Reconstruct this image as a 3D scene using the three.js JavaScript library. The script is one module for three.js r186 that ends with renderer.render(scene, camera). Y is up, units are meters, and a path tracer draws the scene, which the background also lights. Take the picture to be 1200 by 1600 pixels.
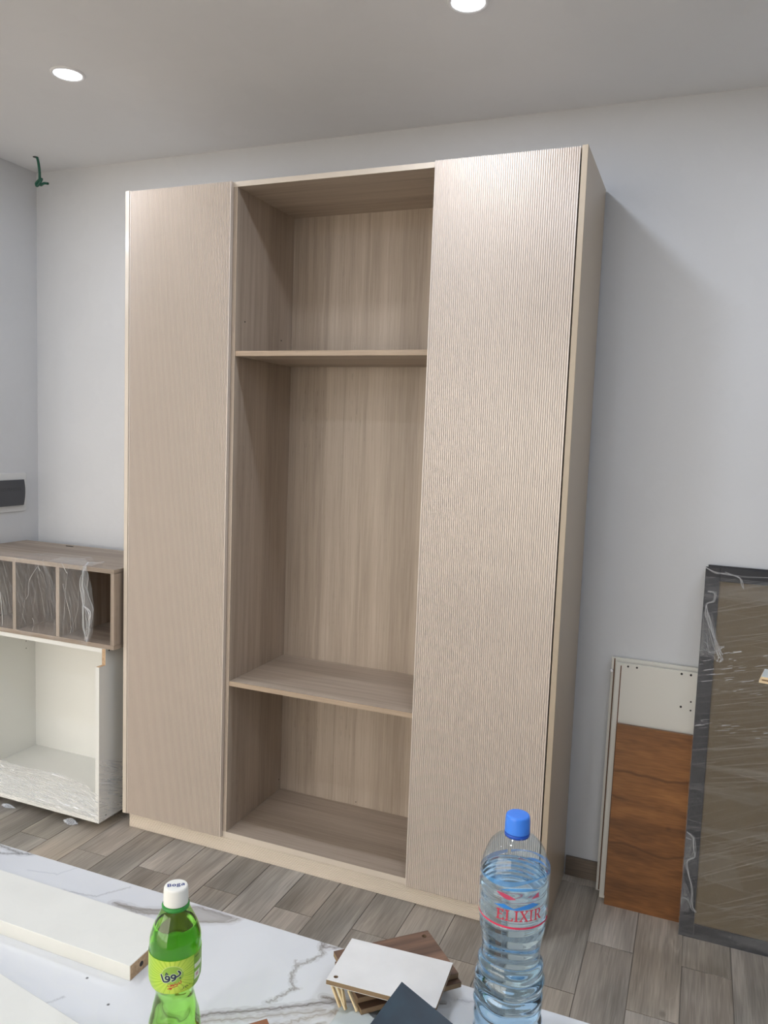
import * as THREE from 'three';
import { RoundedBoxGeometry } from 'three/addons/geometries/RoundedBoxGeometry.js';
import { mergeGeometries } from 'three/addons/utils/BufferGeometryUtils.js';
import { RectAreaLightUniformsLib } from 'three/addons/lights/RectAreaLightUniformsLib.js';

// ---------------------------------------------------------------- camera, sky, exposure
const scene = new THREE.Scene();
const camera = new THREE.PerspectiveCamera(66.14, 1200 / 1600, 0.02, 60);
camera.position.set(2.0814, 1.621, 2.9043);
camera.rotation.set(-0.0964, 0.3827, 0.037, 'YXZ');
scene.background = new THREE.Color().setRGB(1.0, 0.92, 0.81);
scene.backgroundIntensity = 6.5;
scene.environment = null;
const renderer = new THREE.WebGLRenderer({ antialias: true });
renderer.toneMapping = THREE.LinearToneMapping;
renderer.toneMappingExposure = 0.86;
renderer.shadowMap.enabled = true;
RectAreaLightUniformsLib.init();
const LAMP = 300;                                   // radiance of a ceiling light
const LAMP_COLOR = new THREE.Color().setRGB(0.89, 0.97, 1.11);

// ---------------------------------------------------------------- helpers
let seed = 7;
const rnd = () => { seed = (seed * 1664525 + 1013904223) >>> 0; return seed / 4294967296; };
const rr = (a, b) => a + (b - a) * rnd();
const lerp = (a, b, t) => a + (b - a) * t, clamp = (x, a = 0, b = 1) => Math.min(b, Math.max(a, x));
const smooth = (a, b, x) => { const t = clamp((x - a) / (b - a)); return t * t * (3 - 2 * t); };
const hash = (x, y, s) => { let h = (x * 374761393 + y * 668265263 + s * 974634777) | 0; h = Math.imul(h ^ (h >>> 13), 1274126177); return ((h ^ (h >>> 16)) >>> 0) / 4294967296; };
// value noise with period px, py
function pn(x, y, px, py, s = 0) {
  const x0 = Math.floor(x), y0 = Math.floor(y), fx = x - x0, fy = y - y0, u = fx * fx * (3 - 2 * fx), v = fy * fy * (3 - 2 * fy);
  const m = (a, n) => ((a % n) + n) % n, xa = m(x0, px), xb = m(x0 + 1, px), ya = m(y0, py), yb = m(y0 + 1, py);
  return lerp(lerp(hash(xa, ya, s), hash(xb, ya, s), u), lerp(hash(xa, yb, s), hash(xb, yb, s), u), v);
}
function fbm(u, v, px, py, s, oct = 4) { let a = 0.5, t = 0, n = 0; for (let i = 0; i < oct; i++) { t += a * pn(u * px, v * py, px, py, s + i); n += a; a *= 0.5; px *= 2; py *= 2; } return t / n; }
function dataTex(w, h, fn, srgb = true) {
  const d = new Uint8Array(w * h * 4);
  for (let y = 0; y < h; y++) for (let x = 0; x < w; x++) {
    const c = fn((x + 0.5) / w, (y + 0.5) / h), o = (y * w + x) * 4;
    d[o] = clamp(c[0], 0, 255); d[o + 1] = clamp(c[1], 0, 255); d[o + 2] = clamp(c[2], 0, 255); d[o + 3] = 255;
  }
  const t = new THREE.DataTexture(d, w, h);
  t.wrapS = t.wrapT = THREE.RepeatWrapping; t.magFilter = THREE.LinearFilter; t.minFilter = THREE.LinearFilter;
  if (srgb) t.colorSpace = THREE.SRGBColorSpace;
  t.needsUpdate = true; return t;
}
function canvasTex(w, h, draw, srgb = true) {
  const c = document.createElement('canvas'); c.width = w; c.height = h;
  draw(c.getContext('2d'), w, h);
  const t = new THREE.CanvasTexture(c); if (srgb) t.colorSpace = THREE.SRGBColorSpace; t.magFilter = THREE.LinearFilter; return t;
}
const std = (o) => new THREE.MeshStandardMaterial(o), phys = (o) => new THREE.MeshPhysicalMaterial(o);
const hex = (h) => new THREE.Color(h);
// uv in metres from the face a triangle lies on; grain = axis that runs along v
function metreUV(g, grain = 'y', ou = 0, ov = 0) {
  if (g.index) g = g.toNonIndexed();
  const p = g.attributes.position, uv = new Float32Array(p.count * 2), A = new THREE.Vector3(), B = new THREE.Vector3(), C = new THREE.Vector3();
  const gi = 'xyz'.indexOf(grain);
  for (let i = 0; i < p.count; i += 3) {
    A.fromBufferAttribute(p, i); B.fromBufferAttribute(p, i + 1); C.fromBufferAttribute(p, i + 2);
    const n = B.clone().sub(A).cross(C.clone().sub(A)), an = [Math.abs(n.x), Math.abs(n.y), Math.abs(n.z)];
    const k = an.indexOf(Math.max(...an)), rest = [0, 1, 2].filter((q) => q !== k);
    let vAx = rest.includes(gi) ? gi : rest[1], uAx = rest.find((q) => q !== vAx);
    [A, B, C].forEach((P, j) => { const c = P.toArray(); uv[(i + j) * 2] = c[uAx] + ou + k * 0.137; uv[(i + j) * 2 + 1] = c[vAx] + ov; });
  }
  g.setAttribute('uv', new THREE.BufferAttribute(uv, 2)); return g;
}
// a board from corner to corner with softened edges
function board(x0, y0, z0, x1, y1, z1, grain = 'y', r = 0.0012, off = true) {
  const w = x1 - x0, h = y1 - y0, d = z1 - z0;
  let g = new RoundedBoxGeometry(w, h, d, 1, Math.min(r, w / 2.2, h / 2.2, d / 2.2));
  g = metreUV(g, grain, off ? rnd() * 3 : 0, off ? rnd() * 3 : 0);
  g.translate((x0 + x1) / 2, (y0 + y1) / 2, (z0 + z1) / 2); return g;
}
const plain = (x0, y0, z0, x1, y1, z1, grain = 'y') => { const g = metreUV(new THREE.BoxGeometry(x1 - x0, y1 - y0, z1 - z0), grain, rnd(), rnd()); g.translate((x0 + x1) / 2, (y0 + y1) / 2, (z0 + z1) / 2); return g; };
const taken = {};
const numbered = (n) => { taken[n] = (taken[n] ?? -1) + 1; return taken[n] ? n + '_' + String(taken[n]).padStart(3, '0') : n; };
function part(name, geos, mat, parent, label) {
  const gs = [].concat(geos).map((g) => (g.index && [].concat(geos).length > 1 ? g.toNonIndexed() : g));
  const m = new THREE.Mesh(gs.length > 1 ? mergeGeometries(gs.map((g) => { const q = g.clone(); for (const k of Object.keys(q.attributes)) if (!['position', 'normal', 'uv'].includes(k)) q.deleteAttribute(k); return q; })) : gs[0], mat);
  m.name = numbered(name); m.castShadow = m.receiveShadow = true; if (label) m.userData.label = label; parent.add(m); return m;
}
function thing(name, label, category, pos = [0, 0, 0], group) {
  const o = new THREE.Group(); o.name = numbered(name); o.position.set(...pos); o.userData = { label, category }; if (group) o.userData.group = group; scene.add(o); return o;
}
function single(name, label, category, geos, mat, group) { const m = part(name, geos, mat, scene); Object.assign(m.userData, { label, category }); if (group) m.userData.group = group; return m; }
function structure(name, geos, mat) { const m = part(name, geos, mat, scene); m.userData.kind = 'structure'; return m; }
function structGroup(name) { const o = new THREE.Group(); o.name = numbered(name); o.userData.kind = 'structure'; scene.add(o); return o; }
// grid surface
function sheet(nu, nv, fn, wrapU = false) {
  const pos = [], uv = [], idx = [];
  for (let j = 0; j <= nv; j++) for (let i = 0; i <= nu; i++) { const p = fn(i / nu, j / nv); pos.push(p[0], p[1], p[2]); uv.push(i / nu, j / nv); }
  for (let j = 0; j < nv; j++) for (let i = 0; i < nu; i++) { const a = j * (nu + 1) + i, b = a + 1, c = a + nu + 1, d = c + 1; idx.push(a, b, d, a, d, c); }
  const g = new THREE.BufferGeometry();
  g.setAttribute('position', new THREE.Float32BufferAttribute(pos, 3)); g.setAttribute('uv', new THREE.Float32BufferAttribute(uv, 2)); g.setIndex(idx); g.computeVertexNormals();
  if (wrapU) { const n = g.attributes.normal; for (let j = 0; j <= nv; j++) { const a = j * (nu + 1), b = a + nu; const x = n.getX(a) + n.getX(b), y = n.getY(a) + n.getY(b), z = n.getZ(a) + n.getZ(b), l = Math.hypot(x, y, z) || 1; n.setXYZ(a, x / l, y / l, z / l); n.setXYZ(b, x / l, y / l, z / l); } }
  return g;
}
function tube(pts, r, seg = 40, rad = 8) { return new THREE.TubeGeometry(new THREE.CatmullRomCurve3(pts.map((p) => new THREE.Vector3(...p))), seg, r, rad); }
// a gathered fold of film: several thin creases running side by side
function gathered(pts, r, n, seg = 44) {
  const gs = []; for (let k = 0; k < n; k++) { const s = r * 1.5; gs.push(tube(pts.map((p, i) => [p[0] + rr(-s, s) * (i === 0 || i === pts.length - 1 ? 0.4 : 1.6), p[1] + rr(-s, s), p[2] + rr(-s * 0.4, s * 0.6)]), r * rr(0.16, 0.34), seg, 5)); }
  return mergeGeometries(gs);
}
const cyl = (r, h, x, y, z, ax = 'y', seg = 20) => { const g = new THREE.CylinderGeometry(r, r, h, seg); if (ax === 'z') g.rotateX(Math.PI / 2); if (ax === 'x') g.rotateZ(Math.PI / 2); g.translate(x, y, z); return g; };

// ---------------------------------------------------------------- materials
const sized = (t, u, v) => { t.repeat.set(1 / u, 1 / v); return t; };
function oakTex(base, dark, light, s) {
  return sized(dataTex(768, 1024, (u, v) => {
    const warp = (fbm(u, v, 5, 2, s, 3) - 0.5) * 0.16;
    const band = fbm(u + warp * 0.3, v, 9, 1, s + 9, 3);
    const fibre = pn(u * 190, v * 10, 190, 10, s + 20) * 0.6 + pn(u * 330, v * 22, 330, 22, s + 21) * 0.4;
    const mid = fbm(u + warp * 0.25, v, 38, 2, s + 30, 3);
    const flame = Math.sin((u + warp) * 6.2832 * 14 + 3 * fbm(u, v, 3, 3, s + 40, 2));
    const zone = smooth(0.5, 0.72, fbm(u, v * 1, 4, 1, s + 50, 2));
    const pore = pn(u * 260, v * 36, 260, 36, s + 60) > 0.86 ? 1 : 0;
    const t = clamp(0.5 + (band - 0.5) * 0.75 + (mid - 0.5) * 0.6 + (fibre - 0.5) * 0.42 + flame * 0.11 * zone);
    const k = pore * 0.07 * (0.4 + zone);
    return [0, 1, 2].map((c) => (t < 0.5 ? lerp(dark[c], base[c], t * 2) : lerp(base[c], light[c], t * 2 - 1)) * (1 - k));
  }), 0.6, 1.3);
}
const oakMap = oakTex([177, 162, 146], [153, 138, 122], [197, 184, 168], 3);
const M = {};
M.oak = std({ map: oakMap, roughness: 0.42 });
M.oakEdge = std({ map: oakMap, color: hex('#fff6ea'), roughness: 0.5 });
const oakBoxMap = oakTex([158, 143, 128], [126, 112, 99], [182, 166, 150], 77);
M.oakBox = std({ map: oakBoxMap, roughness: 0.5 });
M.beige = phys({ color: hex('#e0d4c8'), roughness: 0.3, ior: 1.8, specularIntensity: 1.0, clearcoat: 1, clearcoatRoughness: 0.26 });
M.beigeSide = phys({ color: hex('#d8ccbc'), roughness: 0.25, ior: 1.6, clearcoat: 0.8, clearcoatRoughness: 0.1 });
M.white = std({ color: hex('#e9e9e4'), roughness: 0.35 });
M.whitePanel = std({ color: hex('#d9d7cf'), roughness: 0.45 });
M.chip = std({ map: dataTex(128, 128, (u, v) => { const n = fbm(u, v, 24, 24, 5, 3); return [172 + n * 46, 142 + n * 46, 110 + n * 44]; }), roughness: 0.9 });
M.chip.map.repeat.set(12, 12);
M.grooveBrown = std({ color: hex('#6a4a36'), roughness: 0.9 });
M.mdf = std({ color: hex('#8f775b'), roughness: 0.9 });
M.dark = std({ color: hex('#24211f'), roughness: 0.6 });
M.wall = std({ map: sized(dataTex(512, 512, (u, v) => { const n = (fbm(u, v, 6, 6, 11, 5) - 0.5) * 7; return [213 + n, 215 + n, 218 + n]; }), 2.2, 2.2), roughness: 0.85, bumpMap: sized(dataTex(256, 256, (u, v) => { const n = fbm(u, v, 24, 24, 5, 4) * 255; return [n, n, n]; }, false), 0.7, 0.7), bumpScale: 0.0007 });
M.ceiling = std({ map: sized(dataTex(512, 512, (u, v) => { const n = (fbm(u, v, 6, 6, 31, 5) - 0.5) * 6; return [235 + n, 236 + n, 238 + n]; }), 2.2, 2.2), roughness: 0.85 });
M.grout = std({ color: hex('#857d74'), roughness: 0.95 });
const plankMap = sized(dataTex(1024, 1024, (u, v) => {
  const warp = (fbm(u, v, 6, 2, 201, 3) - 0.5) * 0.14;
  const cloud = fbm(u, v, 9, 5, 211, 4), streak = fbm(u + warp * 0.5, v, 34, 3, 221, 4), fine = pn(u * 250, v * 16, 250, 16, 231) * 0.5 + pn(u * 420, v * 40, 420, 40, 232) * 0.5;
  const ring = Math.sin((u + warp * 1.6) * 6.2832 * 34 + 9 * fbm(u, v, 5, 4, 241, 3)), zone = smooth(0.44, 0.62, fbm(u, v, 7, 4, 251, 2));
  let knot = 0; for (const [ku, kv] of [[0.2, 0.3], [0.7, 0.62], [0.45, 0.9]]) { const d = Math.hypot((u - ku) * 0.9, (v - kv) * 1.8 * 0.55); knot = Math.max(knot, 0.5 * smooth(0.012, 0.003, d)); }
  const t = 0.5 + (cloud - 0.5) * 1.25 + (streak - 0.5) * 0.5 + (fine - 0.5) * 0.6 + (Math.abs(ring) < 0.28 ? 0.2 * (1 - Math.abs(ring) / 0.28) : 0) * zone - knot;
  const a = [132, 126, 118], b = [196, 188, 177]; const w = clamp(t);
  const warm = (fbm(u, v, 4, 6, 261, 2) - 0.5) * 16;
  return [lerp(a[0], b[0], w) + warm * 0.6, lerp(a[1], b[1], w), lerp(a[2], b[2], w) - warm * 0.5];
}), 0.9, 1.8);
M.planks = ['#ffffff', '#f7f5f2', '#f0eeec', '#fcf8f2', '#e8e6e4'].map((c) => std({ map: plankMap, color: hex(c), roughness: 0.42, bumpMap: plankMap, bumpScale: 0.0006 }));
M.skirting = std({ map: plankMap, color: hex('#b4aaa2'), roughness: 0.5 });
M.black = std({ color: hex('#26262a'), roughness: 0.35 });
M.glassBronze = phys({ color: hex('#6a5e4a'), roughness: 0.16, specularIntensity: 0.8 });
const brownMap = sized(dataTex(512, 1024, (u, v) => {      // grain runs across u
  const warp = (fbm(u, v, 2, 5, 301, 3) - 0.5) * 0.12;
  const band = fbm(u, v + warp, 1, 9, 311, 4), fine = pn(u * 14, v * 220, 14, 220, 321), mid = fbm(u, v + warp * 0.6, 2, 30, 331, 3);
  let t = 0.55 + (band - 0.5) * 0.8 + (mid - 0.5) * 0.5 + (fine - 0.5) * 0.25;
  let crack = 0;
  for (const [cv, amp, s] of [[0.33, 0.03, 1], [0.56, 0.05, 2], [0.72, 0.02, 3]]) { const d = Math.abs(v - cv - (fbm(u, 0.3, 4, 3, 340 + s, 3) - 0.5) * amp * 2); crack = Math.max(crack, smooth(0.012, 0.0, d) * smooth(0.35, 0.6, fbm(u, 0.7, 3, 3, 350 + s, 2))); }
  for (const [ku, kv] of [[0.62, 0.86], [0.3, 0.47], [0.75, 0.2]]) { const d = Math.hypot((u - ku) * 0.5, v - kv); crack = Math.max(crack, smooth(0.02, 0.0, d) * 0.8); }
  t = clamp(t) * (1 - crack * 0.65);
  return [lerp(98, 182, t), lerp(62, 126, t), lerp(32, 72, t)];
}), 0.36, 0.66);
M.brown = std({ map: brownMap, color: hex('#e0dad2'), roughness: 0.4 });
const walnutMap = sized(dataTex(256, 512, (u, v) => { const t = clamp(0.5 + (fbm(u, v, 14, 2, 401, 4) - 0.5) * 1.4 + (pn(u * 120, v * 12, 120, 12, 402) - 0.5) * 0.3); return [lerp(84, 140, t), lerp(62, 106, t), lerp(48, 84, t)]; }), 0.16, 0.32);
M.walnut = std({ map: walnutMap, roughness: 0.5 });
M.walnutGrey = std({ map: walnutMap, color: hex('#d8d2c8'), roughness: 0.55 });
M.sampleWhite = std({ map: sized(dataTex(256, 256, (u, v) => { const n = (fbm(u, v, 4, 4, 411, 4) - 0.5) * 20; return [232 + n, 230 + n, 226 + n]; }), 0.2, 0.2), roughness: 0.4 });
M.sampleGrey = std({ color: hex('#c9d0cf'), roughness: 0.4 });
M.navy = std({ map: sized(dataTex(256, 256, (u, v) => { const n = (fbm(u, v, 5, 5, 421, 4) - 0.5) * 30; return [22 + n * 0.6, 42 + n, 56 + n]; }), 0.16, 0.16), roughness: 0.4 });
M.boardCream = std({ map: sized(dataTex(256, 256, (u, v) => { const n = (fbm(u, v, 3, 3, 431, 4) - 0.5) * 14; return [231 + n, 230 + n, 222 + n]; }), 0.3, 0.3), roughness: 0.35 });
M.pine = std({ map: dataTex(128, 256, (u, v) => { const n = fbm(u, v, 20, 2, 441, 3); return [226 + n * 25, 200 + n * 30, 156 + n * 36]; }), roughness: 0.7 });
M.redBrown = std({ color: hex('#96603f'), roughness: 0.5 });
// stretch film: clear sheet, cloudy along its creases
function creaseTex(w, h, n, base, draw) {
  return canvasTex(w, h, (c) => {
    c.fillStyle = `rgb(0,${base},0)`; c.fillRect(0, 0, w, h); c.lineCap = 'round';
    for (let i = 0; i < n; i++) draw(c, i, w, h);
  }, false);
}
const filmMat = (tex, o = {}) => phys({ color: hex('#f4f5f6'), transparent: true, alphaMap: tex, roughness: 0.22, specularIntensity: 1, clearcoat: 1, clearcoatRoughness: 0.08, side: THREE.DoubleSide, ...o });
const streak = (c, x, y, dx, dy, bend, wd, g) => { c.strokeStyle = `rgb(0,${g},0)`; c.lineWidth = wd; c.beginPath(); c.moveTo(x, y); c.quadraticCurveTo(x + dx / 2 + bend, y + dy / 2 + bend, x + dx, y + dy); c.stroke(); };
const creaseHang = creaseTex(512, 512, 420, 20, (c, i, w, h) => { const x = rr(0, w), y = rr(-60, h), L = rr(40, 300); streak(c, x, y, rr(-45, -5), L, rr(-12, 12), rr(0.5, i % 20 ? 1.4 : 3), rr(30, i % 20 ? 85 : 200)); });
const creaseLow = creaseTex(480, 160, 190, 50, (c, i, w, h) => { const x = rr(-80, w), y = rr(0, h), L = rr(20, 160); streak(c, x, y, L, L * rr(0.04, 0.24), rr(-5, 5), rr(0.6, i % 6 ? 1.8 : 5), rr(50, i % 6 ? 140 : 225)); });
const creaseWrap = creaseTex(768, 1536, 760, 10, (c, i, w, h) => { 
  if (i < 40) { const x = rr(-200, w), y = rr(0, h); c.fillStyle = `rgba(0,70,0,0.16)`; c.beginPath(); c.moveTo(x, y); c.lineTo(x + rr(200, 700), y - rr(20, 140)); c.lineTo(x + rr(200, 700), y + rr(0, 50)); c.fill(); return; }
  const glint = i % 3 === 0, x = rr(-160, w), y = glint ? h * (rnd() < 0.65 ? rr(0.2, 0.32) : rr(0.4, 0.43)) : rr(0, h), L = glint ? rr(6, 44) : rr(120, 620), low = y > h * 0.66;
  const sl = i % 9 === 1 ? rr(-0.02, 0.1) : -rr(0.22, 0.34) * (low ? 1.7 : 1);
  streak(c, x, y, L, L * sl, rr(-3, 3), glint ? rr(0.5, 1.6) : rr(0.5, 1.5), glint ? rr(90, 255) : rr(25, i % 12 ? 70 : 130)); });
M.filmHang = filmMat(creaseHang); M.filmLow = filmMat(creaseLow); M.filmWrap = filmMat(creaseWrap);
M.filmFold = phys({ color: hex('#f4f5f6'), transparent: true, opacity: 0.36, roughness: 0.15, clearcoat: 1, clearcoatRoughness: 0.05, side: THREE.DoubleSide });

M.filmWeb = phys({ color: hex('#f4f5f6'), transparent: true, opacity: 0.17, roughness: 0.16, clearcoat: 1, clearcoatRoughness: 0.06, side: THREE.DoubleSide });

// ---------------------------------------------------------------- the room
const XL = -0.904, XFAR = -4.6, XR = 5.4, ZF = 5.75, H = 2.786, T = 0.16, ZSTUB = 0.52;
structure('ceiling', plain(XFAR - T, H, -T, XR + T, H + T, ZF + T, 'x'), M.ceiling);
structure('wall_back', plain(XL - T, -0.05, -T, XR + T, H, 0, 'y'), M.wall);
structure('wall_left', plain(XL - T, -0.05, 0, XL, H, ZSTUB, 'y'), M.wall);
structure('wall_left_return', plain(XFAR - T, -0.05, ZSTUB - T, XL - T, H, ZSTUB, 'y'), M.wall);
structure('wall_far_left', plain(XFAR - T, -0.05, ZSTUB, XFAR, H, ZF, 'y'), M.wall);
structure('wall_right', plain(XR, -0.05, 0, XR + T, H, ZF, 'y'), M.wall);
const WX0 = -4.3, WX1 = 1.6, WY0 = 0.0, WY1 = 2.45;
structure('wall_front', [plain(XFAR - T, -0.05, ZF, WX0, H, ZF + T), plain(WX1, -0.05, ZF, XR + T, H, ZF + T), plain(WX0, WY1, ZF, WX1, H, ZF + T)], M.wall);
const win = structGroup('window_1');
const fr = (a, b, c, d) => plain(a, b, ZF + 0.04, c, d, ZF + 0.1), bays = 5, bay = (WX1 - WX0) / bays;
M.pane = phys({ color: 0xffffff, transmission: 1, thickness: 0, roughness: 0 });
for (let k = 0; k < bays; k++) {
  const a = WX0 + k * bay, b = a + bay;
  part('window_frame', [fr(a, WY0, a + 0.045, WY1), fr(b - 0.045, WY0, b, WY1), fr(a + 0.045, WY1 - 0.05, b - 0.045, WY1), fr(a + 0.045, WY0, b - 0.045, WY0 + 0.05)], M.white, win);
  part('pane', plain(a + 0.045, WY0 + 0.05, ZF + 0.065, b - 0.045, WY1 - 0.05, ZF + 0.071), M.pane, win);
}

structure('pavement', plain(-30, -0.3, ZF + T + 0.001, 30, -0.145, 45, 'x'), std({ color: hex('#b3aea6'), roughness: 0.9 }));

// floor: tile planks 145 mm wide, 600 mm long, broken joints
const floor = structGroup('floor');
part('floor_bed', plain(XFAR - T, -0.14, -T, XR + T, -0.0028, ZF + T, 'z'), M.grout, floor);
{
  const P = 0.145, L = 0.6, J = 0.0028;
  const variants = [];
  for (let i = 0; i < 14; i++) { const g = metreUV(new THREE.BoxGeometry(P - J, 0.0078, L - J), 'z', rnd() * 5, rnd() * 5); g.translate(P / 2, -0.0039, L / 2); variants.push(g); }
  const rest = [];
  for (let k = -9; k <= 34; k++) {
    const x = 0.389 + P * k, off = (k % 2 !== 0 ? 0.654 : 0.383) - 2 * L;
    for (let j = 0; j < 12; j++) {
      const z = off + L * j, x0 = Math.max(x, XL), x1 = Math.min(x + P, XR), z0 = Math.max(z, 0), z1 = Math.min(z + L, ZF);
      if (x1 - x0 < 0.01 || z1 - z0 < 0.01) continue;
      if (z0 > 3.2) { const g = variants[(k + 9 + j * 5) % 14].clone(); g.translate(x, 0, z); if (x1 - x0 > P - 0.001 && z1 - z0 > L - 0.001) rest.push(g); else rest.push(plain(x0, -0.0078, z0, x1 - J, 0, z1 - J, 'z')); continue; }
      const whole = x1 - x0 > P - 0.001 && z1 - z0 > L - 0.001, mat = M.planks[Math.floor(rnd() * 5)];
      const m = part('plank', whole ? variants[Math.floor(rnd() * 14)] : plain(x0, -0.0078, z0, x1 - J, 0, z1 - J, 'z'), mat, floor);
      if (whole) m.position.set(x, rr(-0.0003, 0.0002), z);
    }
  }
  rest.push(plain(XFAR, -0.0078, ZSTUB, XL - 0.003, 0, ZF, 'z'));
  const s = part('planks_behind', rest, M.planks[1], floor); s.userData.kind = 'stuff';
}
// skirting of the same tile
const skirt = structGroup('baseboard_back');
for (let x = 1.706; x < XR - 0.05; x += 0.6) part('tile', board(x, 0, 0.0005, Math.min(x + 0.598, XR - 0.01), 0.074, 0.0095, 'x', 0.001), M.skirting, skirt);
for (let x = XL + 0.001; x < -0.01; x += 0.45) part('tile', board(x, 0, 0.0005, x + 0.448, 0.074, 0.0095, 'x', 0.001), M.skirting, skirt);
const skirtL = structGroup('baseboard_left');
for (let z = 0.012; z < 0.5; z += 0.6) part('tile', board(XL + 0.0005, 0, z, XL + 0.0095, 0.074, Math.min(z + 0.598, 0.515), 'z', 0.001), M.skirting, skirtL);

// ---------------------------------------------------------------- ceiling lights
M.lampFace = std({ color: 0xffffff, emissive: hex('#f3f7ff'), emissiveIntensity: 6, roughness: 0.5 });
M.lampRim = std({ color: hex('#f2f3f5'), roughness: 0.4 });
const rimGeo = new THREE.LatheGeometry([[0.0455, -0.0035], [0.049, -0.006], [0.054, -0.005], [0.0565, -0.0008], [0.0565, 0], [0.0455, 0]].map((p) => new THREE.Vector2(...p)), 40);
const faceGeo = new THREE.CylinderGeometry(0.0455, 0.0455, 0.002, 40); faceGeo.translate(0, -0.002, 0);
function downlight(x, z, label, group) {
  const t = thing('ceiling_light', label, 'light', [x, H, z], group);
  part('rim', rimGeo, M.lampRim, t); part('diffuser', faceGeo, M.lampFace, t);
  const l = new THREE.RectAreaLight(LAMP_COLOR, LAMP, 0.08, 0.08); l.name = 'lamp'; l.position.set(0, -0.0075, 0); l.rotation.x = -Math.PI / 2; t.add(l);
}
downlight(0.024, 0.766, 'glowing round recessed ceiling light at left, near the green cable', 'round ceiling lights');
downlight(1.412, 0.773, 'glowing round recessed ceiling light cut by the top edge of the photo', 'round ceiling lights');
downlight(2.8, 0.77, 'round recessed ceiling light further right in the row, outside the photo', 'round ceiling lights');
for (const z of [2.16, 3.55, 4.94]) for (const x of [-2.75, -1.364, 0.024, 1.412, 2.8]) downlight(x, z, 'round recessed ceiling light further back in the room, behind the camera', 'round ceiling lights');

// ---------------------------------------------------------------- wardrobe
{
  const W = 1.7017, D = 0.452, Hh = 2.5, ph = 0.064, a = 0.4815, b = 1.234, zs = 0.4337, t = 0.018, B0 = 0.011;
  const w = thing('wardrobe', 'tall beige wardrobe with two fluted doors and open oak shelves between them', 'wardrobe');
  part('side_panel', board(0, ph, B0, t, Hh, D, 'y', 0.0012), M.beigeSide, w);
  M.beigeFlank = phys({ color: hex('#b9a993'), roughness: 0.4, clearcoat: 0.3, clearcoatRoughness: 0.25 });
  part('side_panel', board(W - t, 0, B0, W, Hh, D, 'y', 0.0012), M.beigeFlank, w);
  // reeded profile: half round reeds side by side
  function reeded(w0, h0, pitch, depth, thick) {
    const n = Math.round((w0 - 0.006) / pitch), p = (w0 - 0.006) / n, S = 11, s = new THREE.Shape();
    s.moveTo(0, -thick); s.lineTo(0, -0.0006); s.lineTo(0.0006, 0); s.lineTo(0.003, 0);
    for (let i = 0; i < n; i++) for (let k = 0; k <= S; k++) { const u = k / S; s.lineTo(0.003 + p * (i + u), -depth + depth * (u < 0.48 ? Math.pow(Math.max(0, 1 - Math.pow(u / 0.24 - 1, 2)), 0.4) : 0)); }
    s.lineTo(w0 - 0.003, 0); s.lineTo(w0 - 0.0006, 0); s.lineTo(w0, -0.0006); s.lineTo(w0, -thick); s.closePath();
    const g = new THREE.ExtrudeGeometry(s, { depth: h0, bevelEnabled: false, curveSegments: 1 });
    g.rotateX(-Math.PI / 2);              // shape y -> -z, depth -> y
    g.scale(1, 1, -1);                    // front to +z
    const ix = g.attributes.position; for (let i = 0; i < ix.count; i += 3) { const A = [ix.getX(i), ix.getY(i), ix.getZ(i)]; ix.setXYZ(i, ix.getX(i + 1), ix.getY(i + 1), ix.getZ(i + 1)); ix.setXYZ(i + 1, ...A); }
    g.computeVertexNormals(); return g;
  }
  const dw = 0.4445, dh = Hh - ph - 0.004, door = reeded(dw, dh, 0.0066, 0.005, 0.017);
  const d1 = part('door', door, M.beige, w); d1.position.set(0.0205, ph + 0.002, D - 0.0005);
  const d2 = part('door', door, M.beige, w); d2.position.set(1.2245, ph + 0.002, D - 0.0005); d2.scale.x = (W - t - 0.0045 - 1.2245) / dw;
  // open middle
  part('partition', board(a - t, ph, B0, a, Hh - t, zs, 'y', 0.0006), M.oak, w);
  part('partition', board(b, ph, B0, b + t, Hh - t, zs, 'y', 0.0006), M.oak, w);
  part('back_panel', plain(t, ph, B0, W - t, Hh - t, B0 + 0.004, 'y'), M.oak, w);
  part('top_panel', board(t, Hh - t, B0, W - t, Hh, zs, 'x', 0.0006), M.oak, w);
  part('bottom_panel', board(t, ph, B0, W - t, 0.0847, zs - 0.001, 'x', 0.0006), M.oak, w);
  const band = (x0, y0, x1, y1) => plain(x0, y0, zs - 0.0004, x1, y1, zs + 0.0008, 'x');
  part('edge_strip', band(a - t + 0.001, Hh - t, b + t, Hh), M.beigeSide, w); part('edge_strip', band(a - t + 0.001, ph, b + t, 0.0847), M.beigeSide, w);
  for (const y of [1.9075, 0.6784]) {
    const sh = part('shelf', board(a, y - t, B0 + 0.004, b, y, zs - 0.004, 'x', 0.0006), M.oak, w);
    part('shelf_edge', plain(a, y - t, zs - 0.0042, b, y, zs - 0.0028, 'x'), M.oakEdge, sh, 'pale front edge of the shelf');
  }
  for (const [y, z] of [[2.02, 0.37], [1.985, 0.1], [0.13, 0.03]]) part('screw_hole', cyl(0.0028, 0.0012, a + 0.0001, y, z, 'x', 10), M.dark, w);
  for (const [x, y] of [[0.84, 0.1], [1.12, 0.1]]) part('screw_hole', cyl(0.0022, 0.0012, x, y, B0 + 0.0041, 'z', 10), M.dark, w);
  // plinth, reeded lengthwise
  const pl = reeded(ph - 0.001, W - t - 0.0175 - 0.001, 0.0066, 0.002, 0.016);
  pl.rotateZ(-Math.PI / 2);                // length along x, reeds stacked in y
  const pm = part('plinth', pl, M.beigeSide, w); pm.position.set(0.0175, ph - 0.0005, 0.4303);
  part('plinth_return', board(0.0175, 0, B0, 0.0335, ph, 0.413, 'z'), M.beigeSide, w);
}

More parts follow.
